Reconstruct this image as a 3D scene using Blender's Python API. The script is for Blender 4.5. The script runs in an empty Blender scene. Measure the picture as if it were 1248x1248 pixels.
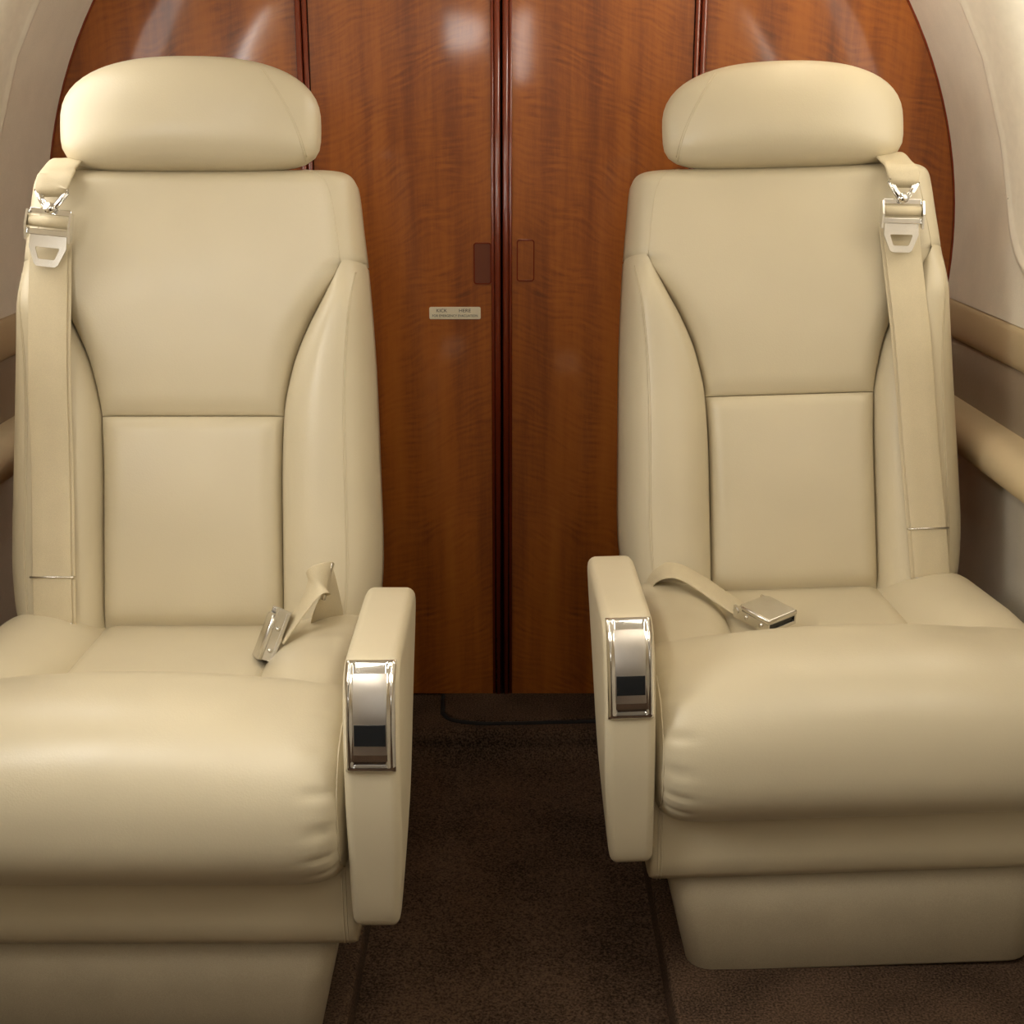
import bpy, bmesh, math, random
from mathutils import Vector, Matrix
random.seed(7)
PI = math.pi
S = bpy.context.scene
COL = S.collection

# ------------------------------------------------------------------ camera, world, exposure
F = 1623.0                      # focal length in pixels of the 1248 frame
PITCH = math.radians(16.6)
CAM = Vector((0, 0, 1.07))
cd = bpy.data.cameras.new('camera')
cam = bpy.data.objects.new('camera', cd)
COL.objects.link(cam)
cam.location = CAM
cam.rotation_euler = (PI / 2 - PITCH, 0, 0)
cd.sensor_width = 36.0
cd.lens = F / 1248 * 36.0
cd.clip_start = 0.02
S.camera = cam

w = bpy.data.worlds.new('world')
S.world = w
w.use_nodes = True
w.node_tree.nodes['Background'].inputs[0].default_value = (0.75, 0.85, 1.0, 1)
w.node_tree.nodes['Background'].inputs[1].default_value = 0.02

S.view_settings.view_transform = 'Standard'
S.view_settings.look = 'None'
S.view_settings.gamma = 1.0
S.view_settings.use_curve_mapping = False
S.view_settings.exposure = 0.13
WINDOW_RIGHT = 6.0        # the open windows just ahead of the seats
WINDOW_LEFT = 15.0  # the brighter side, raised to light the right wall
BLIND_LEFT = 3.6          # thin drawn blinds beside the seats
BLIND_RIGHT = 2.0
WINDOW_DIMMED = 0.3  # forward panes, turned down to keep frontal light off the seats
LAMP_LEFT = 26.0          # headliner lamp strips
LAMP_RIGHT = 14.0
FILL_RIGHT = 11.0         # unseen fill strip, added to brighten the right-hand wall
SHIELD_STRENGTH = 12.0


def ray(px, py):
    a, b = (px - 624) / F, (624 - py) / F
    return Vector((a, math.cos(PITCH) + b * math.sin(PITCH), -math.sin(PITCH) + b * math.cos(PITCH)))


def at_y(px, py, y):
    d = ray(px, py)
    return CAM + d * (y / d.y)


def at_z(px, py, z):
    d = ray(px, py)
    return CAM + d * ((z - CAM.z) / d.z)


# ------------------------------------------------------------------ materials
def mat(name):
    m = bpy.data.materials.new(name)
    m.use_nodes = True
    nt = m.node_tree
    return m, nt, nt.nodes['Principled BSDF']


def N(nt, t, **kw):
    n = nt.nodes.new(t)
    for k, v in kw.items():
        setattr(n, k, v)
    return n


def setin(n, **kw):
    for k, v in kw.items():
        n.inputs[k.replace('_', ' ')].default_value = v


def ramp(nt, fac, stops):
    r = N(nt, 'ShaderNodeValToRGB')
    e = r.color_ramp.elements
    e[0].position, e[0].color = stops[0][0], (*stops[0][1], 1)
    e[1].position, e[1].color = stops[-1][0], (*stops[-1][1], 1)
    for p, c in stops[1:-1]:
        x = e.new(p)
        x.color = (*c, 1)
    nt.links.new(fac, r.inputs[0])
    return r


def leather(name, c, rough=0.38, bump=0.12, scale=420):
    m, nt, b = mat(name)
    tc = N(nt, 'ShaderNodeTexCoord')
    v = N(nt, 'ShaderNodeTexVoronoi', feature='F1')
    setin(v, Scale=scale)
    n = N(nt, 'ShaderNodeTexNoise')
    setin(n, Scale=14.0, Detail=4.0)
    n2 = N(nt, 'ShaderNodeTexNoise')
    setin(n2, Scale=5.0, Detail=2.0)
    for q in (v, n, n2):
        nt.links.new(tc.outputs['Object'], q.inputs['Vector'])
    r = ramp(nt, n2.outputs['Fac'], [(0.3, tuple(x * 0.95 for x in c)), (0.7, tuple(min(1, x * 1.04) for x in c))])
    nt.links.new(r.outputs[0], b.inputs['Base Color'])
    rr = N(nt, 'ShaderNodeMapRange')
    setin(rr, From_Min=0.3, From_Max=0.7, To_Min=rough - 0.05, To_Max=rough + 0.06)
    nt.links.new(n.outputs['Fac'], rr.inputs['Value'])
    nt.links.new(rr.outputs[0], b.inputs['Roughness'])
    b1 = N(nt, 'ShaderNodeBump')
    setin(b1, Strength=bump, Distance=0.0006)
    nt.links.new(v.outputs['Distance'], b1.inputs['Height'])
    b2 = N(nt, 'ShaderNodeBump')
    setin(b2, Strength=0.10, Distance=0.004)
    nt.links.new(n.outputs['Fac'], b2.inputs['Height'])
    nt.links.new(b1.outputs[0], b2.inputs['Normal'])
    nt.links.new(b2.outputs[0], b.inputs['Normal'])
    return m


def wood(name, dark=1.0, ripple=1.0):
    m, nt, b = mat(name)
    tc = N(nt, 'ShaderNodeTexCoord')
    sx = N(nt, 'ShaderNodeSeparateXYZ')
    nt.links.new(tc.outputs['Object'], sx.inputs[0])
    ab = N(nt, 'ShaderNodeMath', operation='ABSOLUTE')
    nt.links.new(sx.outputs['X'], ab.inputs[0])
    # broad vertical ribbons
    cx = N(nt, 'ShaderNodeCombineXYZ')
    zs = N(nt, 'ShaderNodeMath', operation='MULTIPLY')
    zs.inputs[1].default_value = 0.06
    nt.links.new(sx.outputs['Z'], zs.inputs[0])
    nt.links.new(ab.outputs[0], cx.inputs['X'])
    nt.links.new(zs.outputs[0], cx.inputs['Z'])
    n1 = N(nt, 'ShaderNodeTexNoise')
    setin(n1, Scale=17.0, Detail=7.0, Roughness=0.62)
    nt.links.new(cx.outputs[0], n1.inputs['Vector'])
    # fiddleback ripple, swept up towards the middle of the bulkhead
    cz = N(nt, 'ShaderNodeCombineXYZ')
    nt.links.new(ab.outputs[0], cz.inputs['X'])
    nt.links.new(sx.outputs['Z'], cz.inputs['Z'])
    nd = N(nt, 'ShaderNodeTexNoise')
    setin(nd, Scale=4.5, Detail=2.0)
    nt.links.new(cz.outputs[0], nd.inputs['Vector'])
    sl = N(nt, 'ShaderNodeMath', operation='MULTIPLY_ADD')
    sl.inputs[1].default_value = 0.35
    nt.links.new(ab.outputs[0], sl.inputs[0])
    nt.links.new(sx.outputs['Z'], sl.inputs[2])
    dd = N(nt, 'ShaderNodeMath', operation='MULTIPLY_ADD')
    dd.inputs[1].default_value = 0.11
    nt.links.new(nd.outputs['Fac'], dd.inputs[0])
    nt.links.new(sl.outputs[0], dd.inputs[2])
    fr = N(nt, 'ShaderNodeMath', operation='MULTIPLY')
    fr.inputs[1].default_value = 2 * PI / 0.0125
    nt.links.new(dd.outputs[0], fr.inputs[0])
    si = N(nt, 'ShaderNodeMath', operation='SINE')
    nt.links.new(fr.outputs[0], si.inputs[0])
    # irregular cross-grain dashes following the same sweep
    cd_ = N(nt, 'ShaderNodeCombineXYZ')
    d1 = N(nt, 'ShaderNodeMath', operation='MULTIPLY')
    d1.inputs[1].default_value = 26.0
    nt.links.new(ab.outputs[0], d1.inputs[0])
    d2 = N(nt, 'ShaderNodeMath', operation='MULTIPLY')
    d2.inputs[1].default_value = 150.0
    nt.links.new(dd.outputs[0], d2.inputs[0])
    nt.links.new(d1.outputs[0], cd_.inputs['X'])
    nt.links.new(d2.outputs[0], cd_.inputs['Z'])
    nq = N(nt, 'ShaderNodeTexNoise')
    setin(nq, Scale=1.0, Detail=2.0)
    nt.links.new(cd_.outputs[0], nq.inputs['Vector'])
    q1 = N(nt, 'ShaderNodeMath', operation='MULTIPLY_ADD')
    q1.inputs[1].default_value = 5.0
    q1.inputs[2].default_value = -2.5
    nt.links.new(nq.outputs['Fac'], q1.inputs[0])
    q2 = N(nt, 'ShaderNodeMath', operation='MULTIPLY_ADD')
    q2.inputs[1].default_value = 0.35
    nt.links.new(si.outputs[0], q2.inputs[0])
    nt.links.new(q1.outputs[0], q2.inputs[2])
    si = q2
    na = N(nt, 'ShaderNodeTexNoise')
    setin(na, Scale=16.0, Detail=3.0)
    nt.links.new(cz.outputs[0], na.inputs['Vector'])
    am = N(nt, 'ShaderNodeMapRange')
    setin(am, From_Min=0.42, From_Max=0.68, To_Min=0.035, To_Max=0.10 * ripple)
    nt.links.new(na.outputs['Fac'], am.inputs['Value'])
    rp = N(nt, 'ShaderNodeMath', operation='MULTIPLY')
    nt.links.new(si.outputs[0], rp.inputs[0])
    nt.links.new(am.outputs[0], rp.inputs[1])
    # fine pores
    pz = N(nt, 'ShaderNodeMapping')
    pz.inputs['Scale'].default_value = (420, 420, 60)
    nt.links.new(tc.outputs['Object'], pz.inputs[0])
    np_ = N(nt, 'ShaderNodeTexNoise')
    setin(np_, Scale=1.0, Detail=2.0)
    nt.links.new(pz.outputs[0], np_.inputs['Vector'])
    pp = N(nt, 'ShaderNodeMath', operation='MULTIPLY_ADD')
    pp.inputs[1].default_value = 0.10
    nt.links.new(np_.outputs['Fac'], pp.inputs[0])
    nt.links.new(rp.outputs[0], pp.inputs[2])
    sm = N(nt, 'ShaderNodeMath', operation='ADD')
    nt.links.new(n1.outputs['Fac'], sm.inputs[0])
    nt.links.new(pp.outputs[0], sm.inputs[1])
    k = dark
    r = ramp(nt, sm.outputs[0], [(0.25, (0.10 * k, 0.020 * k, 0.002 * k)), (0.45, (0.22 * k, 0.054 * k, 0.004 * k)),
                                 (0.62, (0.34 * k, 0.094 * k, 0.007 * k)), (0.85, (0.41 * k, 0.13 * k, 0.012 * k))])
    nt.links.new(r.outputs[0], b.inputs['Base Color'])
    setin(b, Roughness=0.45, Coat_Weight=0.6, Coat_Roughness=0.07, Coat_IOR=1.5)
    nb = N(nt, 'ShaderNodeTexNoise')
    setin(nb, Scale=9.0, Detail=1.0)
    nt.links.new(tc.outputs['Object'], nb.inputs['Vector'])
    bp = N(nt, 'ShaderNodeBump')
    setin(bp, Strength=0.06, Distance=0.004)
    nt.links.new(nb.outputs['Fac'], bp.inputs['Height'])
    nt.links.new(bp.outputs[0], b.inputs['Coat Normal'])
    return m


def carpet(name, c):
    m, nt, b = mat(name)
    tc = N(nt, 'ShaderNodeTexCoord')
    n = N(nt, 'ShaderNodeTexNoise')
    setin(n, Scale=330.0, Detail=3.0)
    n2 = N(nt, 'ShaderNodeTexNoise')
    setin(n2, Scale=9.0, Detail=4.0)
    for q in (n, n2):
        nt.links.new(tc.outputs['Object'], q.inputs['Vector'])
    a = N(nt, 'ShaderNodeMath', operation='MULTIPLY_ADD')
    a.inputs[1].default_value = 0.35
    nt.links.new(n2.outputs['Fac'], a.inputs[0])
    nt.links.new(n.outputs['Fac'], a.inputs[2])
    r = ramp(nt, a.outputs[0], [(0.5, tuple(x * 0.3 for x in c)), (0.85, tuple(x * 1.7 for x in c))])
    nt.links.new(r.outputs[0], b.inputs['Base Color'])
    setin(b, Roughness=0.95)
    b.inputs['Specular IOR Level'].default_value = 0.1
    bp = N(nt, 'ShaderNodeBump')
    setin(bp, Strength=0.7, Distance=0.003)
    nt.links.new(n.outputs['Fac'], bp.inputs['Height'])
    nt.links.new(bp.outputs[0], b.inputs['Normal'])
    return m


def weave(name, c, scale=900, rough=0.7, bump=0.3):
    m, nt, b = mat(name)
    tc = N(nt, 'ShaderNodeTexCoord')
    n = N(nt, 'ShaderNodeTexNoise')
    setin(n, Scale=float(scale), Detail=2.0)
    n2 = N(nt, 'ShaderNodeTexNoise')
    setin(n2, Scale=18.0, Detail=3.0)
    for q in (n, n2):
        nt.links.new(tc.outputs['Object'], q.inputs['Vector'])
    a = N(nt, 'ShaderNodeMath', operation='MULTIPLY_ADD')
    a.inputs[1].default_value = 0.5
    nt.links.new(n2.outputs['Fac'], a.inputs[0])
    nt.links.new(n.outputs['Fac'], a.inputs[2])
    r = ramp(nt, a.outputs[0], [(0.5, tuple(x * 0.9 for x in c)), (1.0, tuple(min(1, x * 1.08) for x in c))])
    nt.links.new(r.outputs[0], b.inputs['Base Color'])
    setin(b, Roughness=rough)
    bp = N(nt, 'ShaderNodeBump')
    setin(bp, Strength=bump, Distance=0.0008)
    nt.links.new(n.outputs['Fac'], bp.inputs['Height'])
    nt.links.new(bp.outputs[0], b.inputs['Normal'])
    return m


def plain(name, c, rough=0.5, metal=0.0, coat=0.0, emis=0.0):
    m, nt, b = mat(name)
    tc = N(nt, 'ShaderNodeTexCoord')
    n = N(nt, 'ShaderNodeTexNoise')
    setin(n, Scale=60.0, Detail=2.0)
    nt.links.new(tc.outputs['Object'], n.inputs['Vector'])
    r = ramp(nt, n.outputs['Fac'], [(0.3, tuple(x * 0.96 for x in c)), (0.7, tuple(min(1, x * 1.03) for x in c))])
    nt.links.new(r.outputs[0], b.inputs['Base Color'])
    setin(b, Roughness=rough, Metallic=metal, Coat_Weight=coat)
    if emis:
        b.inputs['Emission Color'].default_value = (*c, 1)
        b.inputs['Emission Strength'].default_value = emis
    return m


M = {
    'leather': leather('cream_leather', (0.60, 0.525, 0.37)),
    'leather_dark': leather('skirt_leather', (0.58, 0.50, 0.34), 0.45),
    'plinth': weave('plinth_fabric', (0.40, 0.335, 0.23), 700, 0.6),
    'webbing': weave('belt_webbing', (0.62, 0.53, 0.355), 1300, 0.6, 0.5),
    'stitch': plain('cream_thread', (0.60, 0.52, 0.36), 0.7),
    'chrome': plain('polished_chrome', (0.82, 0.81, 0.79), 0.09, 1.0),
    'lid': plain('dull_chrome_lid', (0.74, 0.69, 0.62), 0.34, 1.0),
    'steel': plain('satin_steel', (0.72, 0.70, 0.66), 0.26, 1.0),
    'black': plain('black_plastic', (0.012, 0.013, 0.014), 0.25),
    'wood': wood('figured_mahogany', 1.06),
    'bead': plain('red_mahogany_bead', (0.19, 0.030, 0.010), 0.25, 0.0, 1.0),
    'pull': plain('red_mahogany_pull', (0.15, 0.034, 0.008), 0.55),
    'gap': plain('dark_gap', (0.004, 0.003, 0.003), 0.8),
    'carpet': carpet('brown_carpet', (0.070, 0.043, 0.027)),
    'wall': weave('cabin_wall_fabric', (0.80, 0.735, 0.61), 1000, 0.75),
    'ceil': weave('headliner', (0.62, 0.56, 0.45), 900, 0.8),
    'reveal': plain('window_moulding', (0.78, 0.72, 0.60), 0.4),
    'ledge': leather('ledge_leather', (0.55, 0.44, 0.27), 0.45),
    'band': leather('taupe_band', (0.30, 0.24, 0.17), 0.5, 0.3, 160),
    'lower': weave('lower_wall_fabric', (0.60, 0.54, 0.43), 900, 0.8),
    'pane_right': plain('daylit_window_pane_right', (1.0, 0.93, 0.80), 0.3, emis=WINDOW_RIGHT),
    'pane_left': plain('daylit_window_pane_left', (1.0, 0.97, 0.92), 0.3, emis=WINDOW_LEFT),
    'blind_left': plain('daylit_blind_left', (1.0, 0.96, 0.90), 0.5, emis=BLIND_LEFT),
    'blind_right': plain('daylit_blind_right', (1.0, 0.94, 0.82), 0.5, emis=BLIND_RIGHT),
    'pane_dimmed': plain('dimmed_forward_pane', (1.0, 0.93, 0.80), 0.5, emis=WINDOW_DIMMED),
    'shield': plain('daylit_windshield', (1.0, 0.97, 0.92), 0.3, emis=SHIELD_STRENGTH),
    'lamp_left': plain('lamp_diffuser_bright', (1.0, 0.95, 0.86), 0.4, emis=LAMP_LEFT),
    'wall_fill': plain('wall_fill_diffuser', (1.0, 0.94, 0.84), 0.4, emis=FILL_RIGHT),
    'lamp_right': plain('lamp_diffuser_dim', (1.0, 0.92, 0.78), 0.4, emis=LAMP_RIGHT),
    'placard': plain('cream_placard', (0.80, 0.73, 0.55), 0.5),
    'ink': plain('black_ink', (0.02, 0.018, 0.015), 0.6),
    'partition': plain('forward_partition', (0.10, 0.05, 0.025), 0.4),  # unseen wall, darkened to cut light bounced onto the seats
}

# ------------------------------------------------------------------ mesh helpers


def obj(name, bm, m, parent=None, smooth=True, recalc=True):
    if recalc:
        bmesh.ops.recalc_face_normals(bm, faces=bm.faces)
    me = bpy.data.meshes.new(name)
    bm.to_mesh(me)
    bm.free()
    if smooth:
        for p in me.polygons:
            p.use_smooth = True
    me.materials.append(M[m])
    o = bpy.data.objects.new(name, me)
    COL.objects.link(o)
    if parent is not None:
        o.parent = parent
    return o


def tag(o, label=None, cat=None, kind=None, group=None):
    if label:
        o['label'] = label
    if cat:
        o['category'] = cat
    if kind:
        o['kind'] = kind
    if group:
        o['group'] = group
    return o


def grid(bm, pts, close_u=False):
    """pts[j][i] -> quads"""
    vs = [[bm.verts.new(p) for p in row] for row in pts]
    for j in range(len(vs) - 1):
        n = len(vs[j])
        for i in range(n if close_u else n - 1):
            k = (i + 1) % n
            try:
                bm.faces.new((vs[j][i], vs[j][k], vs[j + 1][k], vs[j + 1][i]))
            except ValueError:
                pass
    return vs


def solid_patch(pts, back):
    """a patch given as rows of points, closed by walls that run along the vector back"""
    bm = bmesh.new()
    vs = grid(bm, pts)
    loop = vs[0][:] + [r[-1] for r in vs[1:]] + vs[-1][-2::-1] + [r[0] for r in vs[-2:0:-1]]
    b2 = [bm.verts.new(v.co + back) for v in loop]
    n = len(loop)
    for i in range(n):
        k = (i + 1) % n
        bm.faces.new((loop[i], b2[i], b2[k], loop[k]))
        e = bm.edges.get((loop[i], loop[k]))
        if e:
            e.smooth = False
    bm.faces.new(b2)
    return bm


def rbox(bm, lo, hi, r=0.004, seg=3):
    c = [(a + b) / 2 for a, b in zip(lo, hi)]
    s = [abs(b - a) for a, b in zip(lo, hi)]
    g = bmesh.ops.create_cube(bm, size=1.0, matrix=Matrix.Translation(c) @ Matrix.Diagonal((*s, 1)))
    if r > 0:
        es = list({e for v in g['verts'] for e in v.link_edges})
        bmesh.ops.bevel(bm, geom=es, offset=r, segments=seg, profile=0.5, affect='EDGES')
    return bm


def tube(bm, pts, r, seg=8):
    pts = [Vector(p) for p in pts]
    rows = []
    up = None
    for i, p in enumerate(pts):
        t = (pts[min(i + 1, len(pts) - 1)] - pts[max(i - 1, 0)]).normalized()
        if up is None:
            up = t.orthogonal().normalized()
        up = (up - t * up.dot(t)).normalized()
        s = t.cross(up)
        rows.append([p + (up * math.cos(a) + s * math.sin(a)) * r for a in [2 * PI * k / seg for k in range(seg)]])
    vs = grid(bm, rows, True)
    bm.faces.new(vs[0][::-1])
    bm.faces.new(vs[-1])


def ribbon(bm, pts, wdirs, width, th):
    """flat strap along pts with the given width directions"""
    rows = []
    pts = [Vector(p) for p in pts]
    for i, p in enumerate(pts):
        t = (pts[min(i + 1, len(pts) - 1)] - pts[max(i - 1, 0)]).normalized()
        wd = Vector(wdirs[i])
        wd = (wd - t * wd.dot(t)).normalized()
        n = t.cross(wd).normalized()
        h = width[i] / 2 if isinstance(width, (list, tuple)) else width / 2
        e = th / 2
        prof = [(-h, -e * .4), (-h, e * .4), (-h + e, e), (-h * .4, e), (h * .4, e), (h - e, e), (h, e * .4), (h, -e * .4),
                (h - e, -e), (h * .4, -e), (-h * .4, -e), (-h + e, -e)]
        rows.append([p + wd * a + n * b for a, b in prof])
    vs = grid(bm, rows, True)
    bm.faces.new(vs[0][::-1])
    bm.faces.new(vs[-1])


def smooth_path(pts, n=8):
    """Catmull-Rom through control points"""
    P = [Vector(p) for p in pts]
    P = [P[0] * 2 - P[1]] + P + [P[-1] * 2 - P[-2]]
    out = []
    for i in range(1, len(P) - 2):
        for k in range(n):
            t = k / n
            a, b, c, d = P[i - 1], P[i], P[i + 1], P[i + 2]
            out.append(0.5 * ((2 * b) + (c - a) * t + (2 * a - 5 * b + 4 * c - d) * t * t + (3 * b - a - 3 * c + d) * t ** 3))
    out.append(P[-2])
    return out


def interp(x, tab):
    if x <= tab[0][0]:
        return tab[0][1]
    for (a, b), (c, d) in zip(tab, tab[1:]):
        if x <= c:
            k = (x - a) / (c - a)
            return b + (d - b) * k
    return tab[-1][1]


def sinterp(x, tab):
    """smooth (monotone-ish cubic) interpolation"""
    n = len(tab)
    if x <= tab[0][0]:
        return tab[0][1]
    if x >= tab[-1][0]:
        return tab[-1][1]
    sl = [(tab[i + 1][1] - tab[i][1]) / (tab[i + 1][0] - tab[i][0]) for i in range(n - 1)]
    m = [sl[0]] + [0 if sl[i - 1] * sl[i] <= 0 else 2 * sl[i - 1] * sl[i] / (sl[i - 1] + sl[i]) for i in range(1, n - 1)] + [sl[-1]]
    for i in range(n - 1):
        if x <= tab[i + 1][0]:
            h = tab[i + 1][0] - tab[i][0]
            t = (x - tab[i][0]) / h
            return ((2 * t ** 3 - 3 * t * t + 1) * tab[i][1] + (t ** 3 - 2 * t * t + t) * h * m[i] +
                    (-2 * t ** 3 + 3 * t * t) * tab[i + 1][1] + (t ** 3 - t * t) * h * m[i + 1])


def prof(d, r, n=2.2):
    if d >= r:
        return 1.0
    return max(0.0, 1 - (1 - max(d, 0) / r) ** n) ** (1 / n)


def clus(n):
    """0..1 samples clustered at both ends"""
    return [0.5 - 0.5 * math.cos(PI * i / n) for i in range(n + 1)]


def clus2(n):
    """stronger clustering"""
    o = []
    for i in range(n + 1):
        x = 0.5 - 0.5 * math.cos(PI * i / n)
        o.append(x * 0.45 + 0.55 * (x * x * (3 - 2 * x)))
    return o


def rrect(hw, hh, r, seg=6):
    o = []
    for cx, cy, a0 in ((hw - r, hh - r, 0), (-hw + r, hh - r, 90), (-hw + r, -hh + r, 180), (hw - r, -hh + r, 270)):
        for k in range(seg + 1):
            a = math.radians(a0 + 90 * k / seg)
            o.append((cx + r * math.cos(a), cy + r * math.sin(a)))
    return o


def prism(bm, outline, tf, d0, d1, bev=0.0, hole=None):
    """outline (2d) extruded from depth d0 to d1; tf(a, b, d) -> point; hole = an outline with the same count"""
    if hole is None:
        c = (sum(p[0] for p in outline) / len(outline), sum(p[1] for p in outline) / len(outline))

        def ins(e):
            o = []
            n = len(outline)
            for i in range(n):
                x0, y0 = outline[i - 1]
                x1, y1 = outline[i]
                x2, y2 = outline[(i + 1) % n]
                tx, ty = x2 - x0, y2 - y0
                L = math.hypot(tx, ty) or 1
                o.append((x1 - ty / L * e, y1 + tx / L * e))
            return o
        area = sum(outline[i - 1][0] * outline[i][1] - outline[i][0] * outline[i - 1][1] for i in range(len(outline)))
        sg = 1 if area > 0 else -1
        rows = []
        if bev:
            dz = 1 if d1 > d0 else -1
            rows = [[tf(*p, d0) for p in outline]]
            for k in range(5):
                a = PI / 2 * k / 4
                o = ins(sg * bev * (1 - math.cos(a)))
                rows.append([tf(*p, d1 - dz * bev * (1 - math.sin(a))) for p in o])
        else:
            rows = [[tf(*p, d0) for p in outline], [tf(*p, d1) for p in outline]]
        vs = grid(bm, rows, True)
        bm.faces.new(vs[0][::-1])
        bm.faces.new(vs[-1])
    else:
        rows = [[tf(*p, d0) for p in outline], [tf(*p, d1) for p in outline],
                [tf(*p, d1) for p in hole], [tf(*p, d0) for p in hole], [tf(*p, d0) for p in outline]]
        vs = grid(bm, rows, True)
        bmesh.ops.remove_doubles(bm, verts=vs[0] + vs[4], dist=1e-6)


# ------------------------------------------------------------------ the cabin shell
CX = -0.018            # middle of the fuselage
R = 0.785
ZC = 0.85
YB = 2.355             # bulkhead face
YF = -2.7              # forward partition
AISLE = 0.203

# floor: the raised seat decks either side of the dropped aisle
LOW = -0.05
for side, x0, x1 in (('left', CX - 0.80, -AISLE), ('right', AISLE, CX + 0.80)):
    bm = bmesh.new()
    rbox(bm, (x0, YF, -0.16), (x1, YB + 0.06, 0.0), 0.008, 3)
    o = tag(obj('floor', bm, 'carpet', smooth=False), kind='structure')
    o['label'] = 'brown carpeted raised deck under the %s' % ('seat with the upright buckle' if side == 'left' else 'seat with the buckle lying flat')
bm = bmesh.new()
sec = [(YF, LOW), (2.0, LOW), (2.165, LOW), (2.18, LOW + 0.004), (2.188, LOW + 0.016), (2.195, -0.03)]
sec += [(2.195 + 0.022 * (1 - math.cos(a)), -0.022 + 0.022 * math.sin(a)) for a in [PI / 2 * k / 5 for k in range(6)]] + [(YB + 0.06, 0.0)]
rows = [[(x, y, z) for x in (-AISLE, -0.1, 0, 0.1, AISLE)] for y, z in sec]
aisle = obj('floor_aisle', solid_patch(rows, Vector((0, 0, -0.06))), 'carpet')
tag(aisle, 'dark brown carpet of the dropped aisle between the seats', kind='structure')
# carpeted hatch let into the threshold, with a dark joint round it
ha, hb = at_z(541, 862, 0.0), at_z(700, 882, 0.0)
hx0, hx1, hy0, hy1 = ha.x, 0.21, hb.y, YB - 0.002
out = [(hx1, hy0 + 0.018)] + [(hx1, hy1), (hx0, hy1), (hx0, hy1 - 0.03)]
out += [(p.x, p.y) for p in smooth_path([(hx0 + 0.003, hy0 + 0.045, 0), (hx0 + 0.02, hy0 + 0.018, 0), (hx0 + 0.055, hy0 + 0.004, 0), (hx0 + 0.11, hy0, 0)], 4)]
bm = bmesh.new()
prism(bm, out, lambda a, b, d: Vector((a, b, d)), -0.004, 0.006, 0.003)
hatch = obj('floor_hatch', bm, 'carpet', aisle)
bm = bmesh.new()
tube(bm, [(hx0 - 0.003, hy1, 0.001), (hx0 - 0.003, hy1 - 0.03, 0.001)] +
     [Vector((p.x - 0.002, p.y - 0.003, 0.001)) for p in smooth_path([(hx0 + 0.001, hy0 + 0.043, 0), (hx0 + 0.018, hy0 + 0.016, 0), (hx0 + 0.055, hy0 + 0.003, 0), (hx0 + 0.11, hy0, 0), (hx1, hy0 + 0.012, 0)], 5)], 0.0042, 6)
obj('hatch_joint', bm, 'gap', aisle)


# rear bulkhead: fixed panels at the sides, a pair of doors in the middle
def bulk_clip(x):
    return ZC + math.sqrt(max(0.0, (R + 0.004) ** 2 - (x - CX) ** 2))


DX = 0.333
bk = bpy.data.objects.new('wall_back', None)
COL.objects.link(bk)
bk.location = (CX, YB, 0)
tag(bk, 'figured mahogany rear bulkhead with beaded joints', kind='structure')
for sg in (-1, 1):
    xs = [DX + (R + 0.003 - DX) * k / 24 for k in range(25)]
    top = [(sg * x, math.sqrt(max(0, (R + 0.004) ** 2 - x * x)) + ZC) for x in xs]
    outl = [(sg * DX, 0.0)] + top + [(sg * (R + 0.003), 0.0)]
    bm = bmesh.new()
    prism(bm, outl, lambda a, b, d: Vector((a, d, b)), 0.03, 0.0, 0.0)
    obj('bulkhead_panel', bm, 'wood', bk, smooth=False)
    # paired beads at the joint to the door
    for dx, rr in ((-0.006, 0.0045), (0.005, 0.0055)):
        bm = bmesh.new()
        x = sg * (DX + dx)
        tube(bm, [(x, -0.001, 0.0), (x, -0.001, bulk_clip(x + CX) - 0.003)], rr, 10)
        obj('joint_bead', bm, 'bead', bk)
    # dark edge seal round the bulkhead
    bm = bmesh.new()
    tube(bm, [(sg * (R + 0.001) * math.cos(a), -0.001, ZC + (R + 0.001) * math.sin(a)) for a in [math.radians(-25 + 115 * k / 40) for k in range(41)]], 0.004, 6)
    obj('edge_seal', bm, 'bead', bk)
bm = bmesh.new()
rbox(bm, (-R, 0.032, 0), (R, 0.05, ZC + R), 0)
obj('backing_board', bm, 'gap', bk, smooth=False)


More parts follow.
